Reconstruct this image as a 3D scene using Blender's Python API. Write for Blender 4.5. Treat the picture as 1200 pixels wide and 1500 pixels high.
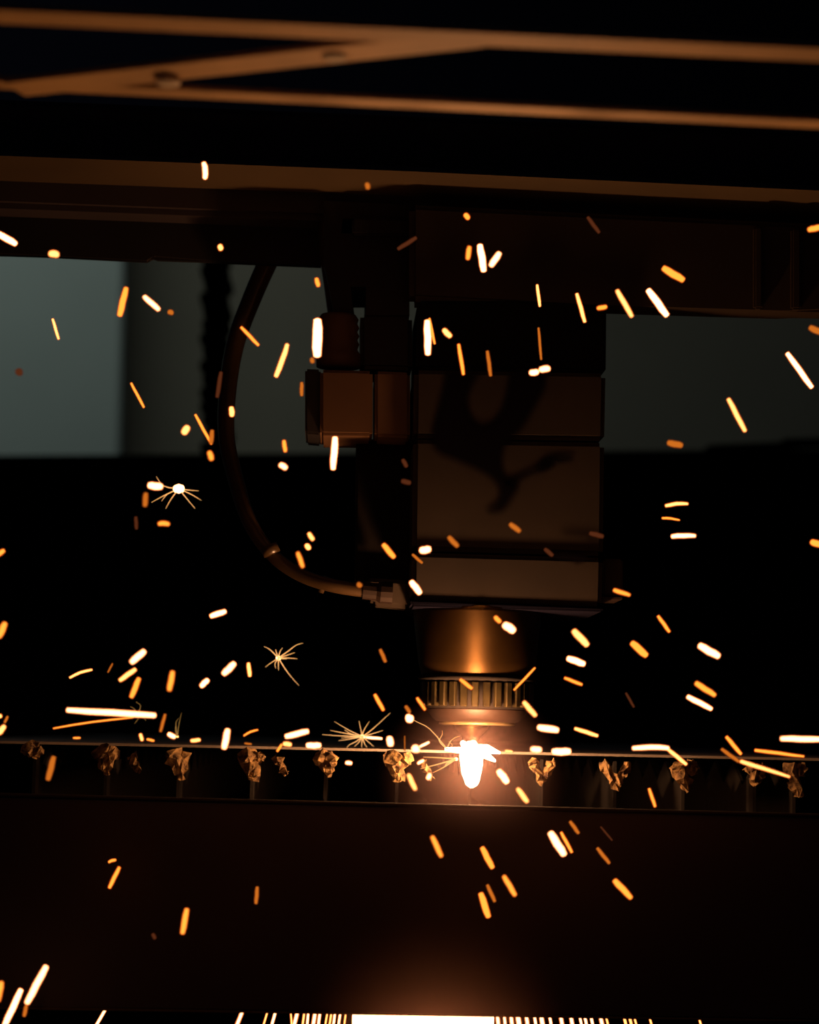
import bpy, bmesh, math, random
from mathutils import Vector, Matrix
random.seed(7)
for o in list(bpy.data.objects): bpy.data.objects.remove(o)
S = bpy.context.scene
C = S.collection
R = math.radians

# ------------------------------------------------------------------ camera
F = 3000.0                      # focal length in pixels of a 1200x1500 frame
CAMZ = 1.0
ROT = Matrix.Rotation(R(-2.0), 3, 'Z') @ Matrix.Rotation(R(96.2), 3, 'X') @ Matrix.Rotation(R(1.3), 3, 'Z')
cd = bpy.data.cameras.new('camera'); cam = bpy.data.objects.new('camera', cd); C.objects.link(cam)
cam.location = (0, 0, CAMZ); cam.rotation_euler = ROT.to_euler()
cd.sensor_fit = 'VERTICAL'; cd.sensor_height = 24; cd.sensor_width = 36; cd.lens = 48
cd.clip_start = 0.05; cd.clip_end = 50
cd.dof.use_dof = True; cd.dof.focus_distance = 0.965; cd.dof.aperture_fstop = 6.0
S.camera = cam

# ------------------------------------------------------------------ world, lights, exposure
S.view_settings.view_transform = 'Standard'; S.view_settings.look = 'None'
S.view_settings.gamma = 1; S.view_settings.use_curve_mapping = False
S.view_settings.exposure = 0.0
w = bpy.data.worlds.new('night'); S.world = w; w.use_nodes = True
w.node_tree.nodes['Background'].inputs[0].default_value = (0.35, 0.4, 1.0, 1)
w.node_tree.nodes['Background'].inputs[1].default_value = 0.0035

def P(x, y, Y):
    """real point that stands Y metres in front of the camera plane, seen at pixel x, y"""
    d = ROT @ Vector((x - 600, 750 - y, -F))
    return Vector((0, 0, CAMZ)) + d * (Y / d.y)

def lamp(name, kind, loc, energy, color, size=0.01, target=None, spread=None, sy=None):
    l = bpy.data.lights.new(name, kind); l.energy = energy; l.color = color
    if kind == 'POINT': l.shadow_soft_size = size
    if kind == 'AREA':
        l.size = size
        if sy: l.shape = 'RECTANGLE'; l.size_y = sy
        if spread: l.spread = spread
    o = bpy.data.objects.new(name, l); o.location = loc; C.objects.link(o)
    if target is not None:
        o.rotation_euler = (Vector(target) - Vector(loc)).to_track_quat('-Z', 'Y').to_euler()
    return o
FLAME = P(690, 1090, 0.94)
lamp('cut_light', 'POINT', FLAME, 1.35, (1, 0.44, 0.18), 0.005)
lamp('shower_light', 'POINT', P(640, 1610, 0.926), 0.35, (1, 0.38, 0.12), 0.01)
# unseen fill added behind the machine, it only washes the back wall
lamp('wall_fill', 'AREA', (-0.9, 3.2, 2.6), 3.2, (0.86, 1.0, 0.9), 1.6, target=(-0.4, 4.4, 1.5), sy=0.08)

# ------------------------------------------------------------------ materials
def mat(name, col, rough=0.5, metal=0.0, noise=0.0, scale=40, bump=0.0, spec=0.5, col2=None, detail=4):
    m = bpy.data.materials.new(name); m.use_nodes = True
    nt = m.node_tree; b = nt.nodes['Principled BSDF']
    b.inputs['Base Color'].default_value = (*col, 1)
    b.inputs['Roughness'].default_value = rough; b.inputs['Metallic'].default_value = metal
    b.inputs['Specular IOR Level'].default_value = spec
    if noise or bump:
        tc = nt.nodes.new('ShaderNodeTexCoord'); n = nt.nodes.new('ShaderNodeTexNoise')
        n.inputs['Scale'].default_value = scale; n.inputs['Detail'].default_value = detail
        nt.links.new(tc.outputs['Object'], n.inputs['Vector'])
        if noise:
            r = nt.nodes.new('ShaderNodeValToRGB')
            c2 = col2 if col2 else tuple(c * (1 - noise) for c in col)
            r.color_ramp.elements[0].color = (*c2, 1); r.color_ramp.elements[1].color = (*col, 1)
            r.color_ramp.elements[0].position = 0.35; r.color_ramp.elements[1].position = 0.65
            nt.links.new(n.outputs['Fac'], r.inputs[0]); nt.links.new(r.outputs[0], b.inputs['Base Color'])
        if bump:
            bp = nt.nodes.new('ShaderNodeBump'); bp.inputs['Strength'].default_value = bump
            bp.inputs['Distance'].default_value = 0.002
            nt.links.new(n.outputs['Fac'], bp.inputs['Height']); nt.links.new(bp.outputs[0], b.inputs['Normal'])
    return m
M = {
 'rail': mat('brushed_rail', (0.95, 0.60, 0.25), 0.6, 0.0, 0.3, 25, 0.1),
 'bolt': mat('bolt_steel', (1.0, 0.85, 0.6), 0.6, 0.0),
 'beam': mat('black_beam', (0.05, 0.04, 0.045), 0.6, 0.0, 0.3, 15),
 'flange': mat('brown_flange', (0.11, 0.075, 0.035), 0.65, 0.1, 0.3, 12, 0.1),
 'housing': mat('housing_paint', (0.034, 0.022, 0.012), 0.6, 0.0, 0.35, 18),
 'head': mat('head_plate', (0.024, 0.016, 0.010), 0.8, 0.0, 0.3, 30, 0.15),
 'headdark': mat('head_dark', (0.009, 0.0075, 0.007), 0.9, 0.0, 0.3, 30, spec=0.08),
 'copper': mat('nozzle_metal', (0.085, 0.048, 0.016), 0.55, 0.9, 0.3, 40, 0.1),
 'x': None,
 'ring': mat('ring_metal', (0.22, 0.17, 0.08), 0.45, 0.6, 0.3, 60, 0.2),
 'bronze': mat('dark_bronze', (0.02, 0.009, 0.005), 0.6, 0.3, 0.3, 60, 0.1),
 'ridge': mat('ridge_metal', (0.045, 0.034, 0.013), 0.4, 0.7, 0.5, 150, 0.1),
 'lip': mat('panel_lip', (0.03, 0.02, 0.016), 0.8),
 'dark': mat('dark_steel', (0.016, 0.014, 0.016), 0.6, 0.2, 0.3, 30),
 'hose': mat('brown_hose', (0.065, 0.04, 0.017), 0.3, 0.0, 0.5, 35, 0.2),
 'bracket': mat('bracket_metal', (0.12, 0.06, 0.024), 0.6, 0.0, 0.3, 25, 0.1),
 'sheet': mat('steel_sheet', (0.42, 0.38, 0.33), 0.5, 0.3, 0.4, 14, 0.1),
 'slat': mat('slat_steel', (0.012, 0.010, 0.008), 0.9, 0.0, 0.5, 50, 0.3),
 'slag': mat('slag_crust', (0.44, 0.29, 0.11), 0.8, 0.0, 0.75, 300, 0.8, col2=(0.05, 0.022, 0.008)),
 'panel': mat('panel_paint', (0.05, 0.03, 0.026), 0.6, 0.0, 0.3, 10),
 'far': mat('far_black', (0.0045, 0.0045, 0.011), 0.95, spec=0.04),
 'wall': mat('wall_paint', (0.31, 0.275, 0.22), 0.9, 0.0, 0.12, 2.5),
 'pale': mat('pale_paint', (0.50, 0.56, 0.54), 0.85, 0.0, 0.06, 3),
 'floor': mat('floor_concrete', (0.05, 0.05, 0.05), 0.85, 0.0, 0.4, 4),
}
del M['x']
cb = M['copper'].node_tree; tg = cb.nodes.new('ShaderNodeTangent'); tg.direction_type = 'RADIAL'; tg.axis = 'Z'
pb = cb.nodes['Principled BSDF']; pb.inputs['Anisotropic'].default_value = 0.8; pb.inputs['Anisotropic Rotation'].default_value = 0.25; cb.links.new(tg.outputs[0], pb.inputs['Tangent'])
def emis(name, col):
    m = bpy.data.materials.new(name); m.use_nodes = True; nt = m.node_tree; nt.nodes.clear()
    e = nt.nodes.new('ShaderNodeEmission'); o = nt.nodes.new('ShaderNodeOutputMaterial')
    k = max(col); e.inputs[0].default_value = (col[0]/k, col[1]/k, col[2]/k, 1); e.inputs[1].default_value = k
    nt.links.new(e.outputs[0], o.inputs[0]); return m
E = {
 'W': emis('white_hot', (9, 3.6, 1.5)), 'B': emis('yellow_hot', (5.0, 1.95, 0.5)),
 'O': emis('orange_hot', (2.9, 0.86, 0.10)), 'D': emis('deep_orange', (0.85, 0.22, 0.018)),
 'F': emis('fading_red', (0.10, 0.026, 0.009)), 'X': emis('cut_flame', (30, 16, 9)),
}

def shell(name, col, alpha):
    m = emis(name, col); nt = m.node_tree; e = nt.nodes['Emission']; o = nt.nodes['Material Output']
    t = nt.nodes.new('ShaderNodeBsdfTransparent'); x = nt.nodes.new('ShaderNodeMixShader'); x.inputs[0].default_value = alpha
    nt.links.new(t.outputs[0], x.inputs[1]); nt.links.new(e.outputs[0], x.inputs[2]); nt.links.new(x.outputs[0], o.inputs[0]); return m
SH = {'W': shell('hot_envelope', (2.2, 0.40, 0.10), 0.35), 'B': shell('warm_envelope', (1.3, 0.18, 0.025), 0.35),
      'O': shell('orange_envelope', (0.9, 0.09, 0.006), 0.36), 'D': shell('dim_envelope', (0.22, 0.035, 0.006), 0.35), 'F': shell('red_envelope', (0.07, 0.014, 0.004), 0.35)}
E['Y'] = emis('pale_gold_filament', (1.5, 0.68, 0.22))
E['Z'] = emis('dull_gold_filament', (0.4, 0.2, 0.05))
# ------------------------------------------------------------------ builders
def link(name, bm, m, parent=None, smooth=False):
    bmesh.ops.recalc_face_normals(bm, faces=bm.faces)
    me = bpy.data.meshes.new(name); bm.to_mesh(me); bm.free(); me.materials.append(m)
    if smooth:
        for p in me.polygons: p.use_smooth = True
    o = bpy.data.objects.new(name, me); C.objects.link(o)
    if parent is not None:
        o.parent = parent; o.matrix_parent_inverse = Matrix.Translation(-parent.location)
    return o
def tag(o, label, cat, group=None, kind=None):
    o['label'] = label; o['category'] = cat
    if group: o['group'] = group
    if kind: o['kind'] = kind
    return o
def thing(name, label, cat, loc, group=None):
    o = bpy.data.objects.new(name, None); o.empty_display_size = 0.02; o.location = loc; C.objects.link(o)
    return tag(o, label, cat, group)
def struct(o): o['kind'] = 'structure'; return o

def prism(bm, pts, Yf, thick, bevel=0.0):
    """plate with the outline pts (picture pixels at depth Yf), thick metres deep"""
    f = [bm.verts.new(P(x, y, Yf)) for x, y in pts]
    b = [bm.verts.new(v.co + Vector((0, thick, 0))) for v in f]
    n = len(f); fs = [bm.faces.new(f), bm.faces.new(b[::-1])]
    for i in range(n): fs.append(bm.faces.new((f[i], b[i], b[(i+1) % n], f[(i+1) % n])))
    if bevel:
        es = list({e for fc in fs for e in fc.edges})
        bmesh.ops.bevel(bm, geom=es, offset=bevel, segments=2, affect='EDGES', clamp_overlap=True)
def quad(x0, y0, x1, y1, s=0.0):       # s = slope of the horizontal edges
    return [(x0, y0), (x1, y0 + s*(x1-x0)), (x1, y1 + s*(x1-x0)), (x0, y1)]
def plate(name, pts, Yf, thick, m, parent=None, bevel=0.0012):
    bm = bmesh.new(); prism(bm, pts, Yf, thick, bevel); return link(name, bm, m, parent)

def tube(bm, pts, rads, seg=8):
    """swept tube through world points with a radius for each"""
    n = len(pts); rings = []
    up = Vector((0, 1, 0))
    for i in range(n):
        t = (pts[min(i+1, n-1)] - pts[max(i-1, 0)]).normalized()
        a = up - t * up.dot(t)
        if a.length < 1e-4: a = Vector((1, 0, 0)) - t * t.x
        a.normalize(); b = t.cross(a)
        rings.append([bm.verts.new(pts[i] + (a*math.cos(q) + b*math.sin(q))*rads[i])
                      for q in [2*math.pi*k/seg for k in range(seg)]])
    for i in range(n-1):
        for k in range(seg):
            bm.faces.new((rings[i][k], rings[i][(k+1) % seg], rings[i+1][(k+1) % seg], rings[i+1][k]))
    bm.faces.new(rings[0][::-1]); bm.faces.new(rings[-1])
def lathe(bm, cx, prof, Y, seg=48):
    """prof: list of (pixel y, pixel radius); turned round the upright axis at pixel x = cx, depth Y"""
    rings = []
    for y, r in prof:
        c = P(cx, y, Y); rr = r*Y/F
        rings.append([bm.verts.new(c + Vector((math.cos(q), math.sin(q), 0))*rr) for q in [2*math.pi*k/seg for k in range(seg)]])
    for i in range(len(rings)-1):
        for k in range(seg):
            bm.faces.new((rings[i][k], rings[i][(k+1) % seg], rings[i+1][(k+1) % seg], rings[i+1][k]))
    bm.faces.new(rings[0][::-1]); bm.faces.new(rings[-1])
def spline(pts, n=6):
    out = []
    q = [pts[0]] + list(pts) + [pts[-1]]
    for i in range(1, len(q)-2):
        for k in range(n):
            t = k/n; a, b, c, d = q[i-1], q[i], q[i+1], q[i+2]
            out.append(tuple(0.5*((2*b[j]) + (-a[j]+c[j])*t + (2*a[j]-5*b[j]+4*c[j]-d[j])*t*t + (-a[j]+3*b[j]-3*c[j]+d[j])*t**3) for j in range(len(b))))
    out.append(tuple(pts[-1])); return out

# ================================================================== LARGE STRUCTURE
def slab(name, x0, x1, y0, y1, z0, z1, m):
    bm = bmesh.new(); bmesh.ops.create_cube(bm, size=1)
    for v in bm.verts:
        v.co = Vector((x0 if v.co.x < 0 else x1, y0 if v.co.y < 0 else y1, z0 if v.co.z < 0 else z1))
    return struct(link(name, bm, m))
slab('floor', -3, 3, -0.6, 4.6, -0.05, 0.0, M['floor'])
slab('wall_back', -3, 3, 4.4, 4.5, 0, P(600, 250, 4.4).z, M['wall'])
slab('shaded_upper_wall', -3, 3, 4.36, 4.5, P(600, 250, 4.4).z + 0.001, 3.2, M['far'])      # upper wall, its lack of light put into a black colour
# pale partition in front of the back wall, left
bm = bmesh.new(); prism(bm, [(-300, 250), (184, 250), (172, 760), (-300, 760)], 4.2, 0.12, 0.006)
tag(link('partition_panel', bm, M['pale']), 'pale grey-green flat panel behind the machine, far left background', 'panel')
# far side of the machine: black enclosure wall
fe = thing('machine_side_wall', 'black side wall of the machine behind the steel sheet', 'machine wall', P(600, 1080, 2.5))
plate('panel', [(-200, 668), (1400, 656), (1400, 1750), (-200, 1750)], 2.5, 0.06, M['far'], fe, 0.004)
plate('ledge', [(1040, 651), (1260, 643), (1260, 646), (1040, 656)], 2.44, 0.05, M['far'], fe, 0)
plate('ledge', [(1150, 642), (1260, 640), (1260, 642), (1150, 644)], 2.40, 0.05, M['far'], fe, 0)

# ================================================================== GANTRY AND FRAME
g = thing('gantry_beam', 'black gantry beam with a brown lit lower flange spanning the top', 'beam', P(600, 300, 1.0))
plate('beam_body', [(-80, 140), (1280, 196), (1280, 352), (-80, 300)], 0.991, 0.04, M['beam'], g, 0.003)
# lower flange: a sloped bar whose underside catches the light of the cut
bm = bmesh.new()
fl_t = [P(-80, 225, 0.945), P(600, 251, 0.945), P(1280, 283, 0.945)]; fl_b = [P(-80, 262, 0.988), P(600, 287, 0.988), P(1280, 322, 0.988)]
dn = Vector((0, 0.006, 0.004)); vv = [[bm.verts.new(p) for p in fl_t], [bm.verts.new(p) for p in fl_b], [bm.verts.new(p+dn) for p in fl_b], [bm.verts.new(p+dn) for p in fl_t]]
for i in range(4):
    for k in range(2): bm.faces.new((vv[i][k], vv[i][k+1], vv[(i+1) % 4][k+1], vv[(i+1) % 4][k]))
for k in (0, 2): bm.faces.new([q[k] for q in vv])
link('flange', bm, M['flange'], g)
plate('underside_box', [(-80, 268), (520, 290), (520, 389), (472, 389), (330, 383), (225, 380), (215, 376), (-80, 372)], 1.01, 0.006, M['dark'], g, 0.002)
for x in (90, 620, 1120):
    bm = bmesh.new(); c = P(x, 205 + x*0.04, 0.985)
    tube(bm, [c + Vector((0, 0.004, 0)), c - Vector((0, 0.004, 0)), c - Vector((0, 0.005, 0))], [0.006, 0.006, 0.004], 6)
    link('bolt', bm, M['beam'], g)

fr = thing('overhead_frame', 'two coppery rails joined by a slanting brace across the very top', 'frame', P(600, 100, 0.63))
ZF = P(600, 54, 0.60).z
def bar(name, a, b, wid, thk, m, parent):
    a = Vector(a); b = Vector(b); t = (b-a).normalized(); s = Vector((-t.y, t.x, 0)).normalized()*wid/2; u = Vector((0, 0, thk/2))
    bm = bmesh.new(); vs = [bm.verts.new(p + i*s + j*u) for p in (a, b) for i, j in ((-1, -1), (1, -1), (1, 1), (-1, 1))]
    for f in ((0,1,2,3), (7,6,5,4), (0,4,5,1), (1,5,6,2), (2,6,7,3), (3,7,4,0)): bm.faces.new([vs[i] for i in f])
    bmesh.ops.bevel(bm, geom=list(bm.edges), offset=min(wid, thk)*0.22, segments=3, affect='EDGES')
    return link(name, bm, m, parent)
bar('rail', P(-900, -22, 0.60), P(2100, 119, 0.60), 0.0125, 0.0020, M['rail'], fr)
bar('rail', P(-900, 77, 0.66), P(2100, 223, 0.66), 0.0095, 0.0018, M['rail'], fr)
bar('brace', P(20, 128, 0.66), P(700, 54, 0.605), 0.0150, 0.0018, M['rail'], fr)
for x, y, YY in ((246, 119, 0.645), (490, 82, 0.622)):
    bm = bmesh.new(); c = P(x, y, YY)
    tube(bm, [c + Vector((0, 0, 0.001)), c - Vector((0, 0, 0.0008)), c - Vector((0, 0, 0.0014))], [0.0042, 0.0040, 0.0026], 16)
    link('bolt', bm, M['bolt'], fr)

ch = thing('carriage_housing', 'dark brown boxy carriage cover hanging under the gantry, right half', 'machine cover', P(900, 440, 0.96))
plate('cover', [(600, 298), (1280, 330), (1280, 458), (1150, 455), (890, 447), (600, 440)], 0.965, 0.02, M['housing'], ch, 0.003)
plate('rib', [(1105, 332), (1118, 332), (1118, 452), (1105, 452)], 0.962, 0.006, M['housing'], ch, 0.001)
plate('rib', [(1160, 334), (1174, 334), (1174, 453), (1160, 453)], 0.962, 0.006, M['housing'], ch, 0.001)
plate('side_plate', [(474, 294), (600, 300), (600, 322), (502, 320), (500, 342), (540, 342), (600, 342), (600, 440), (600, 462), (536, 462), (536, 420), (514, 420), (518, 462), (490, 462), (482, 420), (474, 385)], 0.985, 0.05, M['dark'], ch, 0)
plate('side_strip', [(516, 318), (604, 322), (604, 345), (516, 343)], 0.98, 0.05, M['dark'], ch, 0.001)

# ================================================================== CUTTING HEAD
h = thing('laser_cutting_head', 'laser cutting head, brown block with a tapered metal nozzle over the flame', 'cutting head', P(698, 1080, 0.99))
plate('upper_block', [(612, 440), (889, 440), (888, 545), (610, 540)], 0.966, 0.07, M['headdark'], h, 0.0015)
plate('body_panel', [(607, 541), (888, 546), (886, 645), (606, 641)], 0.958, 0.075, M['head'], h, 0.0022)
plate('body_panel', [(606, 643), (886, 648), (884, 814), (604, 806)], 0.958, 0.075, M['head'], h, 0.0022)
plate('body_panel', [(604, 809), (884, 817), (882, 889), (603, 878)], 0.956, 0.078, M['head'], h, 0.0022)
plate('side_tab', [(884, 818), (913, 819), (913, 872), (883, 872)], 0.968, 0.03, M['head'], h, 0.001)
plate('tab_edge', [(880, 874), (912, 875), (912, 878), (880, 877)], 0.967, 0.03, M['bronze'], h, 0)
plate('base_flange', [(600, 878), (885, 889), (884, 896), (603, 888)], 0.955, 0.085, M['far'], h, 0.001)  # black plate; the shade under the head is put into its colour
CX = 699; YN = 0.985
bm = bmesh.new(); lathe(bm, CX, [(892, 92), (900, 94), (972, 86), (990, 82), (992, 78)], YN, 64); link('nozzle_cone', bm, M['copper'], h, True)
bm = bmesh.new(); lathe(bm, CX, [(991, 84), (994, 86), (997, 86), (999, 80)], YN, 64); link('collar', bm, M['headdark'], h, True)
bm = bmesh.new(); lathe(bm, CX, [(998, 70), (1000, 76), (1038, 76), (1040, 70)], YN, 64); link('slotted_ring', bm, M['headdark'], h, True)
cz = P(CX, 1018, YN)
for k in range(30):
    a = 2*math.pi*k/30; bm = bmesh.new(); bmesh.ops.create_cube(bm, size=1)
    for v in bm.verts: v.co = Vector((v.co.x*0.0034, v.co.y*0.0034, v.co.z*0.0118))
    bmesh.ops.bevel(bm, geom=list(bm.edges), offset=0.0005, segments=1, affect='EDGES')
    bmesh.ops.transform(bm, matrix=Matrix.Translation(cz + Vector((math.cos(a), math.sin(a), 0))*0.0255) @ Matrix.Rotation(a, 4, 'Z'), verts=bm.verts)
    link('grip_ridge', bm, M['ridge'], h)
bm = bmesh.new(); lathe(bm, CX, [(1039, 74), (1041, 74), (1052, 66), (1057, 60), (1058, 54)], YN, 64); link('lower_collar', bm, M['bronze'], h, True)
bm = bmesh.new(); lathe(bm, CX, [(1057.5, 50), (1058, 56), (1062, 56), (1062.5, 50)], YN, 64); link('retaining_disc', bm, M['ring'], h, True)
bm = bmesh.new(); lathe(bm, CX-8, [(1062, 26), (1068, 24), (1080, 13), (1088, 9)], YN, 40); link('nozzle_tip', bm, M['copper'], h, True)

# dark marks on the plates of the head: thin film with soft edges
def sdist(p, poly):
    best = 1e9; inside = False; n = len(poly)
    for i in range(n):
        a = poly[i]; b = poly[(i+1) % n]
        if (a[1] > p[1]) != (b[1] > p[1]) and p[0] < (b[0]-a[0])*(p[1]-a[1])/(b[1]-a[1])+a[0]: inside = not inside
        dx, dy = b[0]-a[0], b[1]-a[1]; t = max(0, min(1, ((p[0]-a[0])*dx+(p[1]-a[1])*dy)/(dx*dx+dy*dy+1e-9)))
        best = min(best, math.hypot(p[0]-a[0]-t*dx, p[1]-a[1]-t*dy))
    return best if inside else -best
def soft_mark(name, poly, Yf, m, parent, soft=7, step=4):
    pl = spline(poly + [poly[0]], 4)[:-1]
    xs = [p[0] for p in pl]; ys = [p[1] for p in pl]
    bm = bmesh.new(); lay = bm.verts.layers.float_color.new('darkness'); V = {}
    nx = int((max(xs)-min(xs)+4*soft)/step); ny = int((max(ys)-min(ys)+4*soft)/step)
    def vert(i, j):
        if (i, j) not in V:
            x = min(xs)-2*soft+i*step; y = min(ys)-2*soft+j*step
            v = bm.verts.new(P(x, y, Yf)); d = sdist((x, y), pl); a = max(0, min(1, 0.5+d/(2*soft)))
            v[lay] = (a, a, a, 1); V[(i, j)] = (v, a)
        return V[(i, j)]
    for i in range(nx):
        for j in range(ny):
            c = [vert(i, j), vert(i+1, j), vert(i+1, j+1), vert(i, j+1)]
            if max(q[1] for q in c) > 0: bm.faces.new([q[0] for q in c])
    for v in [v for v in bm.verts if not v.link_faces]: bm.verts.remove(v)
    return link(name, bm, m, parent)
ms = bpy.data.materials.new('dark_film'); ms.use_nodes = True; nt = ms.node_tree; b = nt.nodes['Principled BSDF']
b.inputs['Base Color'].default_value = (0.006, 0.005, 0.008, 1); b.inputs['Roughness'].default_value = 1.0; b.inputs['Specular IOR Level'].default_value = 0.0
at = nt.nodes.new('ShaderNodeAttribute'); at.attribute_name = 'darkness'; nt.links.new(at.outputs['Fac'], b.inputs['Alpha'])
soft_mark('dark_mark', [(655, 546), (646, 590), (634, 640), (642, 662), (668, 674), (700, 688), (722, 702), (732, 718), (730, 735), (716, 749), (735, 749), (748, 732), (758, 712), (740, 700), (734, 682), (738, 655), (762, 630), (780, 600), (797, 566), (790, 546), (752, 545), (744, 575), (734, 606), (716, 624), (700, 624), (688, 608), (684, 585), (692, 562), (698, 547)], 0.9576, ms, h)
soft_mark('dark_mark', [(786, 684), (800, 672), (830, 668), (838, 674), (812, 680), (795, 690)], 0.9576, ms, h, 5, 4)
soft_mark('dark_mark', [(806, 812), (840, 812), (862, 818), (846, 826), (838, 822), (812, 818)], 0.9556, ms, h, 4, 3)
soft_mark('dark_mark', [(742, 706), (775, 690), (808, 678), (806, 686), (772, 698), (748, 714)], 0.9576, ms, h, 5, 3)

# ------------------------------------------------------------------ parts at the left of the head
vb = thing('valve_bracket', 'brown two-section valve block with a dark end cap, left of the head', 'valve', P(525, 640, 0.97))
plate('end_cap', [(447, 540), (470, 541), (470, 637), (447, 635)], 0.972, 0.04, M['dark'], vb, 0.001)
plate('valve_body', [(469, 541), (546, 543), (546, 638), (469, 637)], 0.967, 0.045, M['bracket'], vb, 0.0015)
plate('valve_body', [(549, 543), (601, 545), (601, 641), (549, 639)], 0.969, 0.045, M['bracket'], vb, 0.0015)
bm = bmesh.new(); lathe(bm, 496, [(462, 26), (468, 30), (474, 28), (480, 31), (486, 28), (492, 31), (498, 28), (504, 31), (512, 28), (520, 33), (538, 33)], 0.985, 32); link('threaded_fitting', bm, M['bracket'], vb, True)
plate('clamp', [(528, 458), (604, 462), (604, 542), (528, 540)], 0.985, 0.04, M['dark'], vb, 0.002)
st = thing('supply_tube', 'dark brown tube dropping from the carriage into the ribbed fitting', 'tube', P(505, 465, 0.985))
bm = bmesh.new(); ps = [P(x, y, 1.0) for x, y in spline([(484, 300), (486, 360), (494, 420), (500, 464)], 5)]
tube(bm, ps, [0.0066]*len(ps), 16); link('tube', bm, M['hose'], st, True)
mp = thing('mounting_plate', 'dark plate below the valve block beside the head', 'plate', P(562, 870, 1.0))
plate('plate', [(522, 642), (603, 645), (602, 872), (520, 866)], 0.995, 0.02, M['headdark'], mp, 0.001)
plate('foot', [(535, 846), (600, 850), (600, 892), (545, 886)], 0.985, 0.02, M['housing'], mp, 0.002)
# the looping hose
ho = thing('looping_hose', 'long brown glossy hose hanging in a loop left of the head', 'hose', P(440, 840, 1.0))
hp = spline([(398, 372, 1.03), (372, 430, 1.03), (346, 500, 1.03), (334, 570, 1.02), (332, 640, 1.01), (346, 705, 1.0), (366, 765, 0.99), (398, 812, 0.985), (440, 842, 0.98), (488, 858, 0.975), (540, 866, 0.975)], 6)
bm = bmesh.new(); rr = [(15 - 5.0*min(1, i/(len(hp)*0.7)))*Yy/F for i, (a, b2, Yy) in enumerate(hp)]
tube(bm, [P(*q) for q in hp], rr, 20); link('tube', bm, M['hose'], ho, True)
for (xa, ya, xb, yb) in ((393, 790, 399, 803), (470, 846, 478, 849)):
    bm = bmesh.new(); tube(bm, [P(xa, ya+9, 0.98), P(xb, yb+9, 0.98)], [0.0042, 0.0042], 20); link('hose_clip', bm, M['hose'], ho, True)
bm = bmesh.new(); tube(bm, [P(532, 865, 0.975), P(552, 867, 0.975), P(558, 868, 0.975), P(575, 869, 0.975)], [0.0042, 0.0042, 0.0052, 0.0052], 12); link('end_fitting', bm, M['bronze'], ho)
# dark ribbed cable chain behind the hose
cc = thing('cable_chain', 'blurred black ribbed cable chain hanging behind the hose', 'cable chain', P(318, 700, 2.46))
for k in range(17):
    y = 366 + k*20; dx = random.uniform(-5, 5)
    plate('chain_link', [(296+dx, y), (338+dx, y+1), (339+dx, y+17), (297+dx, y+16)], 2.452, 0.05, M['far'], cc, 0.003)

# ================================================================== SHEET, SLATS, FRONT PANEL
sh = thing('steel_sheet', 'thin flat steel sheet seen edge-on under the cutting head', 'metal sheet', P(600, 1099, 0.985))
bm = bmesh.new()
a0 = P(-150, 1082, 0.985); b0 = P(1350, 1114, 0.985)
for dz in (0, -0.0012):
    for p in (a0, b0): bm.verts.new(p + Vector((0, 0, dz))); bm.verts.new(p + Vector((0, 0.95, dz)))
bm.verts.ensure_lookup_table(); v = bm.verts
for f in ((0,2,3,1), (4,5,7,6), (0,4,6,2), (1,3,7,5), (0,1,5,4), (2,6,7,3)): bm.faces.new([v[i] for i in f])
link('sheet_plate', bm, M['sheet'], sh)
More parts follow.
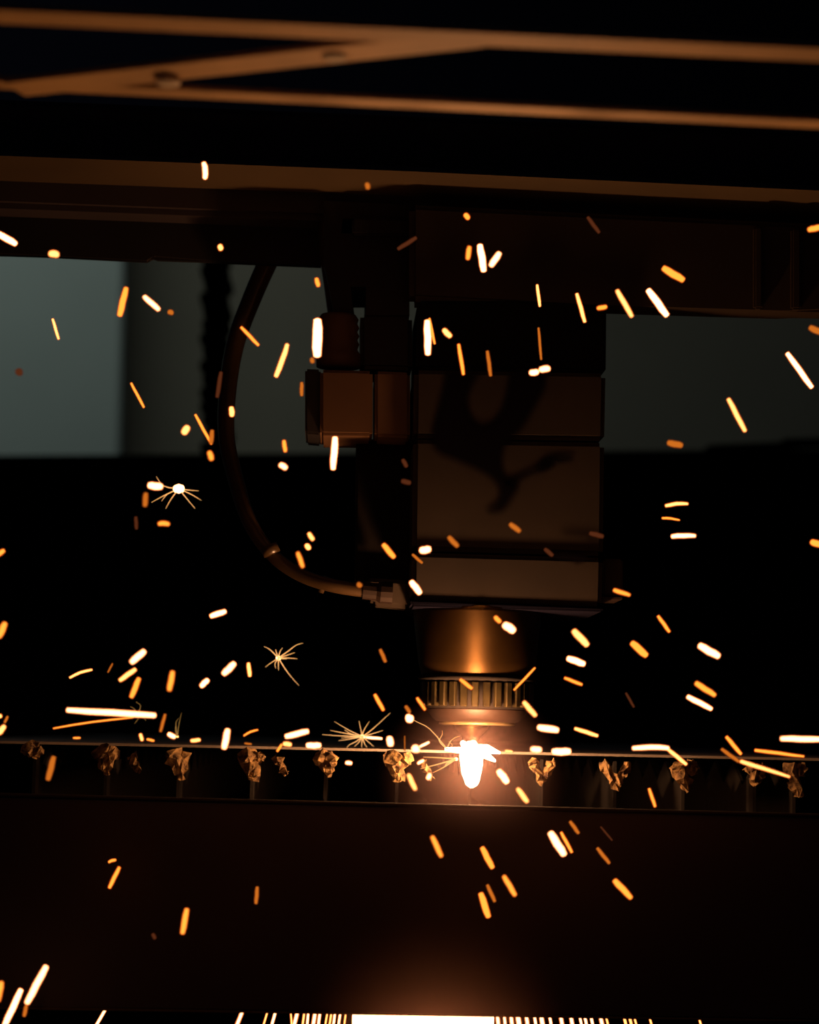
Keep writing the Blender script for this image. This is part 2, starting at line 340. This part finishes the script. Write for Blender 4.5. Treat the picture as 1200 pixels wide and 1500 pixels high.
# support slats run away from the camera under the sheet; their ends carry slag
names = {50: 'at the far left of the row', 155: 'second from the left end', 262: 'third from the left end', 370: 'fourth from the left end',
 478: 'two places left of the flame', 583: 'just left of the flame, brightest crust', 690: 'directly under the flame', 795: 'just right of the flame',
 903: 'two places right of the flame', 1003: 'three places right of the flame', 1108: 'fourth right of the flame', 1166: 'nearest the right frame edge'}
def yS(x): return 1099 + (x-600)*0.0215
slagd = {50: (30, 14, 0), 155: (34, 40, 0), 262: (38, 44, 0), 370: (32, 42, 1), 478: (34, 34, 0), 583: (38, 40, 1), 690: (26, 26, 0), 795: (36, 38, 2), 903: (42, 44, 2), 1003: (38, 42, 1), 1108: (32, 34, 2), 1166: (30, 50, 1)}
for x, wh in names.items():
    y0 = yS(x) + 5
    s = thing('support_slat', 'upright steel support slat with slag-crusted end, ' + wh, 'slat', P(x, 1180, 0.99), 'slats under the steel sheet')
    c = P(x, y0, 0.985); d = P(x, 1215, 0.985)
    # blade with sawtooth top edge, running back
    bm = bmesh.new(); tops = []; n = 18; L = 0.9
    for k in range(n*2+1):
        yy = 0.004 + L*k/(2*n); zz = c.z - (0.0015 if k % 2 == 0 else 0.012)
        tops.append((yy, zz))
    for sx in (-0.0008, 0.0008):
        for yy, zz in tops: bm.verts.new((c.x+sx, c.y+yy, zz)); bm.verts.new((c.x+sx, c.y+yy, d.z))
    bm.verts.ensure_lookup_table(); v = bm.verts; m_ = len(tops)*2
    for k in range(len(tops)-1):
        bm.faces.new((v[2*k], v[2*k+1], v[2*k+3], v[2*k+2])); bm.faces.new((v[m_+2*k], v[m_+2*k+2], v[m_+2*k+3], v[m_+2*k+1]))
        bm.faces.new((v[2*k], v[2*k+2], v[m_+2*k+2], v[m_+2*k]))
    bm.faces.new((v[0], v[m_], v[m_+1], v[1]))
    link('blade', bm, M['slat'], s)
    # slag crust on the front end: lumpy wedge, some forked like a V
    W, H, kind = slagd[x]
    rnd = random.Random(x)
    def lump(x0, ya, x1, yb, r0, r1):
        bm = bmesh.new(); pts = []; rs = []
        for k in range(6):
            t = k/5; pts.append(P(x0+(x1-x0)*t+rnd.uniform(-2, 2), ya+(yb-ya)*t, 0.966+rnd.uniform(-.002, .002))); rs.append((r0+(r1-r0)*t)*rnd.uniform(.95, 1.35)*0.98/F)
        tube(bm, pts, rs, 9)
        for q in bm.verts: q.co += Vector((rnd.uniform(-1, 1), rnd.uniform(-1, 1), rnd.uniform(-1, 1)))*0.0011
        link('slag_crust', bm, M['slag'], s)
    if kind == 2:
        lump(x-W/2+4, y0+6, x, y0+H, 5.5, 4.5); lump(x+W/2-4, y0+8, x+1, y0+H-2, 5, 4)
    elif kind == 1:
        lump(x-W/4, y0+6, x+3, y0+H, W/3.2, 6); lump(x+W/3, y0+6, x+W/4, y0+16, 7, 6)
    else:
        lump(x-W/5, y0+5, x, y0+H*0.75, W/3, W/7); lump(x+W/4, y0+6, x+3, y0+H, W/4.5, 4)
    if x in (155, 370, 583): lump(x+36, y0+12, x+48, y0+34, 5, 3.5)
fp = thing('front_panel', 'broad black front panel of the machine bed below the slats', 'machine panel', P(600, 1490, 0.91))
plate('panel_sheet', [(-150, 1162), (1350, 1200), (1350, 1497), (-150, 1473)], 0.91, 0.012, M['panel'], fp, 0.0008)
plate('top_lip', [(-150, 1158), (1350, 1196), (1350, 1200), (-150, 1162)], 0.908, 0.003, M['lip'], fp, 0.0004)
plate('bottom_lip', [(-150, 1473), (1350, 1497), (1350, 1500), (-150, 1476)], 0.909, 0.022, M['flange'], fp, 0.0004)

# ================================================================== FLAME
fl = thing('cutting_flame', 'blinding white cutting flame where the nozzle meets the sheet', 'flame', P(690, 1150, 0.945))
bm = bmesh.new(); lathe(bm, 691, [(1086, 5), (1092, 9), (1100, 14), (1108, 16.5), (1120, 16), (1132, 14), (1142, 11), (1149, 8), (1153, 3)], 0.945, 20)
for q in bm.verts: q.co += Vector((random.uniform(-1, 1), 0, random.uniform(-1, 1)))*0.0004
link('plume', bm, E['X'], fl, True)
def capsule(bm, pts, wds, Y, seg=10):
    ps = []; rs = []
    a = pts[0]; b = pts[1]; L = math.hypot(b[0]-a[0], b[1]-a[1]) or 1; ux, uy = (b[0]-a[0])/L, (b[1]-a[1])/L
    r = wds[0]/2; ps += [P(a[0], a[1], Y), P(a[0]+ux*r*.25, a[1]+uy*r*.25, Y)]; rs += [r*.45, r*.85]
    for q, wd in zip(pts[1:-1], wds[1:-1]): ps.append(P(q[0], q[1], Y)); rs.append(wd/2)
    a = pts[-2]; b = pts[-1]; L = math.hypot(b[0]-a[0], b[1]-a[1]) or 1; ux, uy = (b[0]-a[0])/L, (b[1]-a[1])/L
    r = wds[-1]/2; ps += [P(b[0]-ux*r*.25, b[1]-uy*r*.25, Y), P(b[0], b[1], Y)]; rs += [r*.85, r*.4]
    tube(bm, ps, [q*Y/F for q in rs], seg)
for pts, wd in (([(697, 1093), (712, 1097), (733, 1103)], [7, 14, 4]), ([(652, 1097), (672, 1099), (690, 1099)], [6, 9, 9]),
                ([(676, 1086), (682, 1093), (688, 1100)], [7, 13, 10]), ([(705, 1104), (716, 1109), (726, 1115)], [10, 9, 4])):
    bm = bmesh.new(); capsule(bm, pts, wd, 0.942); link('flare', bm, E['X'], fl, True)

# ================================================================== SPARKS
def gone(L): return L
COL = {'W': 'white-hot', 'B': 'yellow-hot', 'O': 'orange', 'D': 'dim orange', 'F': 'faint red'}
def describe(x0, y0, x1, y1, wd, lev):
    L = math.hypot(x1-x0, y1-y0)
    size = 'dot-like' if L < 9 else 'short' if L < 24 else 'long' if L > 44 else 'mid-length'
    if wd <= 4.2 and L >= 9: size = 'hair-thin ' + ('' if L < 44 else 'long'); size = size.strip()
    if L < 9: return f'{size} {COL[lev]} spark'
    if y1 < y0: x0, y0, x1, y1 = x1, y1, x0, y0
    ang = math.degrees(math.atan2(y1-y0, x1-x0))
    d = 'level' if ang < 14 or ang > 166 else 'upright' if 82 < ang < 98 else 'slanting down rightward' if ang <= 82 else 'slanting down leftward'
    return f'{size} {COL[lev]} {d} spark'
def spark(x0, y0, x1, y1, wd, lev, where, bend=0.0, taper=1.0, Y=None):
    idx = spark.n; spark.n += 1
    if Y is None:
        Y = 0.885 if wd < 6.5 else 0.84 + 0.03*math.sin(idx*2.3)
    L = math.hypot(x1-x0, y1-y0)
    if L < 2: x1 = x0+1.2; y1 = y0+0.8; L = 1.5
    ux, uy = (x1-x0)/L, (y1-y0)/L; nx, ny = uy, -ux
    n = 5; pts = []; wds = []
    e = wd*0.25 if L < 12 else 0
    for k in range(n):
        t = k/(n-1); q = bend*math.sin(math.pi*t); jit = (0 if k in (0, n-1) else 0.04*wd*math.sin(idx*1.7+k*2.1))
        pts.append((x0-ux*e+(x1-x0+2*ux*e)*t+nx*(q+jit), y0-uy*e+(y1-y0+2*uy*e)*t+ny*(q+jit)))
        ww = wd*(1+(taper-1)*t)*(0.92+0.10*math.sin(math.pi*t))
        wds.append(max(0.9, ww*(0.84 if lev in 'WB' and wd > 7 else 0.92)))
    sg = 10 if wd > 5 else 8; ex = 0.8 if wd < 5 else 1.4
    bm = bmesh.new(); capsule(bm, pts, [max(0.9, q - ex*0.6) for q in wds], Y, sg); nc = len(bm.faces)
    p2 = [(pts[0][0]-ux*ex*.6, pts[0][1]-uy*ex*.6)] + pts[1:-1] + [(pts[-1][0]+ux*ex*.6, pts[-1][1]+uy*ex*.6)]
    capsule(bm, p2, [q + ex*1.3 for q in wds], Y, sg)
    o = link('spark', bm, E[lev], None, True); o.data.materials.append(SH[lev])
    for f in o.data.polygons:
        if f.index >= nc: f.material_index = 1
    ctr = P((x0+x1)/2, (y0+y1)/2, Y); o.location = ctr
    for vv in o.data.vertices: vv.co -= ctr
    tag(o, describe(x0, y0, x1, y1, wd, lev) + ' ' + where, 'spark', 'flying sparks')
    return o
spark.n = 0
SP = [
 # upper left
 (298,238,300,262,9,'W','on the brown gantry flange',2), (-4,341,24,358,11,'W','cut by the left frame edge under the gantry'),
 (72,371,86,373,11,'B','on the pale panel top edge'), (322,361,324,364,9,'B','on black gantry underside above the cable chain'),
 (185,421,175,463,9,'O','crossing the pale panel right edge',0,1.1), (211,434,233,454,8,'W','right of the pale panel, upper'),
 (248,457,252,458,8,'D','beside the cable chain, upper'), (77,467,86,497,4,'B','in the middle of the pale panel'),
 (28,543,28,547,11,'F','on the pale panel near the left frame edge'), (192,561,211,597,4,'O','right of the pale panel, lower'),
 (353,479,379,506,5.5,'O','crossing the upper hose'), (421,504,404,552,8,'B','between hose and valve block',1,1.1),
 (464,409,466,418,7,'O','above the biggest spark, left of the supply tube'), (538,270,539,275,8,'D','on the flange above the carriage'),
 (465,467,465,523,17,'W','above the valve block, the largest of all sparks'), (457,526,458,530,7,'D','at the lower tip of the largest spark'),
 (324,545,318,582,6,'F','left of the hose midway'), (339,596,340,610,9,'B','on the hose midway'),
 (275,624,269,636,11,'B','beside the cable chain, lower'), (286,607,310,651,4.5,'O','crossing the cable chain foot'),
 (311,630,309,650,7,'D','just behind the thin spark at the chain foot'), (307,663,310,672,8,'O','at the foot of the cable chain'),
 (442,560,442,580,6,'D','touching the end cap of the valve block'), (416,645,418,662,6.5,'O','left below the valve block'),
 (412,681,418,685,9,'W','below the wall edge, left of valve block'), (491,640,488,688,12,'W','hanging below the valve block',0,0.9),
 (217,711,238,713,12,'W','just left of the paired burst'), (214,722,212,742,8,'D','under the white spark beside the burst'),
 (199,757,200,775,5,'F','lower left of the paired burst'), (232,768,248,768,7,'O','under the paired burst',1.5),
 (453,782,458,790,6.5,'B','topmost of three inside the hose loop'), (450,799,452,803,9,'B','middle of three inside the hose loop'),
 (436,809,444,831,6.5,'O','lowest of three inside the hose loop'), (561,797,578,817,8.5,'O','on the mounting plate below the valve block'),
 (-4,813,5,807,7,'O','at the left frame edge, mid height'), (8,912,-2,934,9,'O','at the left frame edge, above the long streak'),
 # upper centre and right
 (682,315,686,319,8,'O','above the bright pair on the carriage cover'), (583,365,610,348,6,'F','on the carriage cover left end'),
 (688,361,685,380,7.5,'O','left of the bright pair on the cover'), (703,358,709,398,12,'W','left of the bright pair on the cover'),
 (732,370,719,390,10,'W','right of the bright pair on the cover'), (861,318,878,341,5.5,'F','high on the carriage cover'),
 (787,417,791,449,4.5,'B','at the cover lower edge above the head'), (845,430,857,472,6,'B','above the head right corner'),
 (875,452,889,449,7,'O','touching the head upper right corner'), (971,392,1002,411,11,'O','on the carriage cover, right part'),
 (904,425,926,464,7,'B','at the cover edge right of the head'), (949,424,978,463,12,'W','crossing the cover edge, right'),
 (1184,337,1204,332,9,'O','at the right frame edge on the cover'), (1186,479,1204,488,10,'D','at the right frame edge under the cover'),
 (626,469,627,520,12,'W','on the head upper left corner'), (629,466,637,504,4,'O','behind the bright spark at the head corner'),
 (651,484,659,492,9,'B','on the dark head top'), (672,504,679,549,6,'O','on the dark head top, left part'),
 (714,514,719,551,6,'D','on the head between the dark mark arms'), (789,480,793,527,4,'D','above the white pair on the head'),
 (776,546,789,545,10,'W','left one of the pair on the head'), (793,541,803,540,10,'W','right one of the pair on the head'),
 (1153,517,1190,568,9,'W','against the dim wall near the right edge'), (1067,584,1092,632,7.5,'B','against the dim wall at right'),
 (978,648,1000,653,10,'D','on the lower edge of the right wall'), (975,741,1008,738,6,'B','uppermost of three stacked at right',1.5,0.8),
 (970,759,996,762,4,'O','middle of three stacked at right',1,0.7), (984,786,1019,785,8,'W','lowest of three stacked at right',1,0.8),
 (1188,793,1204,799,10,'O','at the right frame edge, mid height'), (590,673,596,684,6,'F','on the head left edge, upper'),
 (590,705,600,707,7,'F','on the head left edge, lower'), (657,786,671,801,8,'D','on the head above the lower seam'),
 (747,767,762,779,8,'D','on the head below the dark mark tail'), (864,781,884,786,7,'F','on the head right edge'),
 (604,812,619,825,4.5,'D','at the head lower left edge'), (618,806,628,805,12,'W','at the lower seam, left end'),
 (602,851,616,870,11,'W','at the head lower left corner'), (798,804,810,814,6,'F','on the lower seam of the head'),
 (525,856,528,858,8,'D','standing for the glint at the hose end'), (899,864,923,872,7,'O','over the side tab of the head',0,0.8),  # hose-end dot paints the glint there as an emissive spark
 # middle right
 (964,902,981,926,5.5,'O','alone right of the nozzle, high'), (925,941,948,961,11,'O','right of the nozzle, third of a descending row'),
 (1024,945,1054,962,12,'W','farthest right beside the nozzle'), (840,923,861,946,11,'B','just right of the nozzle cone, top'),
 (831,964,857,973,11,'W','just right of the nozzle cone, middle'), (827,993,853,1003,5,'O','just right of the nozzle cone, lowest'),
 (1019,1000,1048,1019,9,'O','right, above its white twin',0,0.9), (1007,1020,1043,1039,9,'W','right, beneath its orange twin',0,0.9),
 (917,1015,929,1036,3.5,'F','between nozzle and the right-hand twins'), (753,1011,784,978,3.5,'O','across the nozzle right side'),
 (725,903,733,912,7,'O','on the nozzle cone top, upper of two'), (738,914,754,925,13,'W','on the nozzle cone top'),
 (674,995,692,1009,6,'O','on the slotted ring of the nozzle'), (767,1028,785,1049,8,'B','right of the lower collar'),
 (788,1065,818,1070,11,'W','right above the sheet beside the nozzle'), (842,1067,876,1078,6,'B','above the sheet, right of the nozzle'),
 (778,1098,793,1098,10,'W','on the sheet, first right of the flame'), (809,1101,836,1101,12,'W','on the sheet, second right of the flame'),
 (611,1022,623,1040,5,'O','left of the slotted ring'), (594,1034,601,1044,6,'D','just above the round white spark'),
 (598,1052,602,1053,14,'W','round, left of the retaining disc'), (549,1017,562,1041,6,'O','above the spiky star burst'),
 (557,951,565,970,6,'D','left of the nozzle cone'),
 # left middle
 (308,903,331,895,9,'W','alone above the left cluster'), (327,988,344,971,10,'W','left of the small star burst, upper'),
 (364,971,366,991,6,'B','beside the small star burst'), (294,1006,305,995,9,'W','left of the small star burst, lower'),
 (212,953,192,971,10,'W','topmost of three above the long streak'), (199,980,175,997,7,'B','middle of three above the long streak'),
 (204,993,192,1022,8,'O','lowest of three above the long streak'), (253,983,248,1012,8,'O','above the long streak right end'),
 (135,981,102,993,3.5,'B','above the long streak left end',-2), (165,972,158,985,2.2,'D','tiny, above the long streak'),
 (98,1040,228,1048,9,'W','far the longest streak, above the sheet left',0,1.1), (78,1067,195,1051,2.6,'O','fine line beneath the longest streak',1.5),
 (242,1046,235,1072,5,'D','right below the longest streak'), (7,1063,-2,1075,8,'B','at the left frame edge above the sheet'),
 (11,1050,7,1058,4,'D','left frame edge, above a brighter one'), (0,1048,1,1050,5,'B','tiny, cut by the left frame edge'),
 (108,1081,117,1081,3,'O','tiny, on the sheet under the fine line'), (206,1076,208,1084,5,'B','on the sheet, upright chip'),
 (216,1083,225,1085,3.8,'O','on the sheet beside the upright chip'), (246,1075,257,1080,7,'W','on the sheet beneath the forked filament'),
 (281,1085,292,1084,6,'B','on the sheet, left of the tall white one'), (334,1068,328,1097,10,'W','standing across the sheet at left'),
 (357,1078,378,1069,3,'O','above the sheet, arched',1.5), (359,1089,368,1090,3,'D','on the sheet below the arched one'),
 (418,1079,452,1071,9.5,'W','above the sheet, upper of a close pair'), (415,1089,427,1091,7,'B','on the sheet under the slanted bright one'),
 (413,1090,406,1101,4,'O','sheet edge, left of the close pair'), (449,1092,470,1092,10,'W','lying on the sheet, lower of a pair'),
 (571,1079,572,1093,11,'W','right of the spiky star burst'), (607,1097,611,1097,13,'W','round, first left of the flame'),
 (615,1094,629,1087,4,'W','arm rising from the round white one'), (593,1078,593,1100,1.6,'D','fine upright line over the sheet'),
 (508,1117,514,1118,6,'W','under the sheet below the star burst'), (613,1118,620,1114,5,'W','under the sheet, left of the flame'),
 (598,1134,609,1157,7,'B','in the slat gap, left of the flame'), (627,1140,630,1135,7,'W','in the slat gap, nearest left of flame'),
 (730,1128,744,1147,12,'W','in the slat gap, right of the flame'), (758,1155,773,1175,8,'B','in the slat gap, lower right of flame'),
 (741,1100,750,1101,4,'B','on the sheet, touching the flame right'), (927,1096,980,1096,8,'W','on the sheet at right, arched',1.5),
 (978,1097,1006,1120,6,'B','falling off the arched bright one'), (1064,1079,1086,1105,6,'O','above the sheet at right, upper of two'),
 (1057,1097,1083,1116,6,'D','on the sheet at right, lower of two'), (1085,1115,1157,1138,6.5,'B','below the sheet at right, tapering',0,0.6),
 (1106,1099,1178,1108,6,'O','on the sheet at right, tapering',0,0.7), (1144,1082,1206,1083,9,'W','cut by the right frame edge'),
 (951,1155,960,1182,5,'O','in the slat gap at right'), (79,1108,70,1143,9,'D','in the slat gap at left'),
 # below
 (633,1225,647,1255,7.5,'O','on the front panel, first left under the flame'), (706,1241,722,1272,9,'O','on the front panel straight under the flame'),
 (714,1296,725,1321,6,'D','on the front panel, middle of a lower trio'), (738,1283,755,1312,7.5,'O','on the front panel, right of a lower trio'),
 (704,1308,716,1344,10,'O','on the front panel, left of a lower trio'), (806,1219,827,1253,12,'W','on the front panel, the brightest there'),
 (822,1219,838,1249,5,'O','on the front panel, beside the brightest'), (835,1203,848,1221,6,'D','on the front panel, above the brightest'),
 (880,1211,897,1231,2.5,'F','on the front panel, right of the brightest'), (875,1242,893,1265,6,'D','on the front panel, lower right of brightest'),
 (900,1289,925,1316,10,'O','on the front panel, farthest right',0,0.85), (160,1263,169,1260,4,'O','on the front panel, hooked tip at left',1),
 (175,1270,160,1301,6,'O','on the front panel, far left'), (274,1331,267,1368,8,'O','on the front panel, second from left'),
 (377,1299,375,1324,6,'D','on the front panel, third from left'), (224,1369,227,1374,5,'F','on the front panel, barely visible'),
 (68,1415,39,1470,10,'W','lower left corner, right of two'), (39,1472,35,1489,6,'D','lower left corner, below the right one'),
 (31,1449,6,1504,10,'W','lower left corner, left of two'), (2,1438,-3,1467,8,'O','lower left corner, cut by frame edge'),
]
for t in SP: spark(*t)

# bursts
def burst(name_label, x, y, core, lev, rays, Y=0.89, rw=1.25, rl='Y'):
    t = thing('spark_burst', name_label, 'spark', P(x, y, Y), 'star-shaped spark bursts')
    bm = bmesh.new(); capsule(bm, [(x-core[0]/2, y), (x, y), (x+core[0]/2, y)], [core[1]*.8, core[1], core[1]*.8], Y); link('core', bm, E[lev], t, True)
    for r in rays:
        q = [(x, y)] + [(a, b) for a, b in r]
        q = spline(q, 3)
        bm = bmesh.new(); n = len(q); tube(bm, [P(a, b, Y-0.001) for a, b in q], [rw*(1-0.75*k/(n-1))*Y/F/1.6 for k in range(n)], 5)
        link('ray', bm, E[rl], t, True)
burst('bright oval burst with yellow whiskers below, left of the hose', 262, 716, (16, 14), 'W',
      [[(240, 712), (229, 698)], [(240, 726), (222, 736)], [(245, 724), (237, 734)], [(250, 732), (243, 745)], [(275, 732), (286, 745)], [(280, 724), (295, 733)], [(278, 718), (291, 719)]])
burst('small spiky star burst floating alone left of the nozzle', 408, 964, (7, 7), 'W',
      [[(396, 952), (387, 947)], [(405, 956), (404, 951)], [(410, 955), (414, 949)], [(422, 954), (434, 945), (444, 942)], [(420, 960), (432, 956)], [(415, 965), (421, 965)],
       [(400, 969), (389, 977)], [(403, 972), (404, 979)], [(408, 974), (408, 982)], [(418, 980), (427, 992), (438, 1004)], [(424, 964), (436, 965)]])
burst('wide spiky star burst just above the sheet, left of the flame', 531, 1079, (8, 6), 'W',
      [[(512, 1070), (490, 1057)], [(505, 1074), (484, 1070)], [(500, 1078), (472, 1076)], [(510, 1083), (496, 1085)], [(522, 1086), (512, 1091), (508, 1096)], [(526, 1087), (519, 1094)],
       [(530, 1090), (530, 1095)], [(534, 1089), (538, 1095)], [(540, 1087), (548, 1094)], [(545, 1075), (561, 1070)], [(546, 1068), (572, 1044)], [(533, 1070), (541, 1057)],
       [(529, 1070), (526, 1056)], [(515, 1080), (500, 1081)], [(514, 1075), (505, 1069)]])
spark(536, 1080, 560, 1082, 4, 'W', 'thick arm of the wide star burst')
burst('forked hair-fine burst rising from the sheet at left', 260, 1079, (3, 3), 'B', [[(262, 1062), (266, 1044)], [(258, 1066), (258, 1058), (262, 1052)], [(257, 1070), (258, 1060)]], rw=0.9, rl='Z')
burst('fine crooked whiskers hanging at the long streak right end', 202, 1045, (6, 4), 'B', [[(196, 1038), (191, 1035)], [(206, 1034), (199, 1028)], [(203, 1052), (197, 1060)], [(210, 1050), (214, 1056)]], rw=0.9, rl='Z')
burst('curling fine whiskers at the flame left shoulder', 655, 1097, (5, 4), 'W', [[(645, 1088), (641, 1078)], [(644, 1086), (648, 1076), (648, 1070)], [(660, 1086), (668, 1080), (673, 1079)], [(630, 1068), (612, 1058), (603, 1053)], [(663, 1092), (657, 1086)]], rw=1.2, rl='Y', Y=0.93)
burst('low fan of fine golden streaks left of the flame under the sheet', 668, 1112, (6, 5), 'W', [[(640, 1120), (616, 1126)], [(650, 1124), (634, 1132)], [(645, 1110), (620, 1109)], [(655, 1118), (652, 1123)]], rw=2.0, rl='Y', Y=0.93)

# spark shower under the front panel
rn = random.Random(3)
def shower(x, lab, grp, wd, lean, lev='W', Y=0.932):
    o = spark(x + lean*0.4, 1462, x - lean, 1530, wd, lev, 'x', Y=Y); tag(o, lab, 'spark', grp); o.name = 'falling_spark'
for x, wd, lean in ((143, 4, 24), (345, 5, 16)):
    shower(x + 10, 'lone slanting white streak below the front panel, ' + ('far left' if x < 200 else 'left of the shower'), 'sparks raining below the panel', wd, lean*1.2)
for x, wd, lean, lv in ((392, 2.6, 14, 'B'), (404, 4, 14, 'W'), (426, 2.5, -3, 'B'), (436, 5, 12, 'W'), (446, 3, 6, 'B'), (452, 3.5, 5, 'W'), (462, 5, 8, 'W'), (469, 4, 6, 'W'), (480, 2.6, 8, 'B'), (486, 3, 8, 'B'), (491, 3.5, 6, 'W'), (499, 3.5, 7, 'W'), (507, 2.5, 6, 'B')):
    shower(x, 'thin streak in the fringe left of the spark shower below the panel', 'left fringe of the spark shower', wd, lean, lv)
for k, (x, wd) in enumerate(((728, 5), (738, 4), (748, 5), (758, 7), (770, 5), (782, 4), (792, 6), (804, 4), (820, 5), (835, 5), (848, 3.5), (855, 4), (864, 4), (878, 5), (886, 3), (912, 4), (920, 4), (927, 3), (949, 3), (1021, 3))):
    shower(x, 'thin streak in the fringe right of the spark shower below the panel', 'right fringe of the spark shower', wd, -5 - k*0.5, 'W' if k < 14 else 'B')
bm = bmesh.new()
for k in range(150):
    x = 517 + (722-517)*(k+rn.random())/150; wd = rn.uniform(3, 6.5)*(1.2 if 560 < x < 715 else 0.6); YY = 0.932 + rn.random()*0.012
    tube(bm, [P(x+1, 1464, YY), P(x, 1500, YY), P(x - (640-x)*0.02 - 2, 1580, YY)], [wd/2*YY/F]*3, 5)
o = link('spark_shower', bm, E['W']); tag(o, 'dense white curtain of falling sparks below the front panel', 'sparks', None, 'stuff')

# ================================================================== SMOKE, and haze added for the lens bloom
def smoke_bloom(name, lab, cpt, rad, dens, squash=1.0):
    bm = bmesh.new(); bmesh.ops.create_icosphere(bm, subdivisions=3, radius=rad)
    for q in bm.verts: q.co.z *= squash
    m = bpy.data.materials.new(name + '_haze'); m.use_nodes = True; nt = m.node_tree; nt.nodes.clear()
    out = nt.nodes.new('ShaderNodeOutputMaterial'); vs = nt.nodes.new('ShaderNodeVolumeScatter')
    tc = nt.nodes.new('ShaderNodeTexCoord'); mp = nt.nodes.new('ShaderNodeMapping'); mp.inputs['Scale'].default_value = (1/rad, 1/rad, 1/(rad*squash))
    gr = nt.nodes.new('ShaderNodeTexGradient'); gr.gradient_type = 'QUADRATIC_SPHERE'
    mu = nt.nodes.new('ShaderNodeMath'); mu.operation = 'MULTIPLY'; mu.inputs[1].default_value = dens
    vs.inputs['Color'].default_value = (1, 0.62, 0.6, 1); vs.inputs['Anisotropy'].default_value = 0.0
    nt.links.new(tc.outputs['Object'], mp.inputs[0]); nt.links.new(mp.outputs[0], gr.inputs[0])
    nt.links.new(gr.outputs['Fac'], mu.inputs[0]); nt.links.new(mu.outputs[0], vs.inputs['Density']); nt.links.new(vs.outputs[0], out.inputs['Volume'])
    o = link(name, bm, m); o.location = cpt
    tag(o, lab, 'smoke_bloom', None, 'stuff'); return o
smoke_bloom('smoke_bloom', 'thin smoky haze with added lens bloom around the cutting flame', P(692, 1145, 0.915), 0.045, 3.2)  # partly fumes of the cut, partly haze added for lens bloom
smoke_bloom('smoke_bloom', 'added haze giving the lens bloom over the panel edge above the spark shower', P(640, 1500, 0.90), 0.06, 6.0)  # haze added here to imitate the bloom of the shower
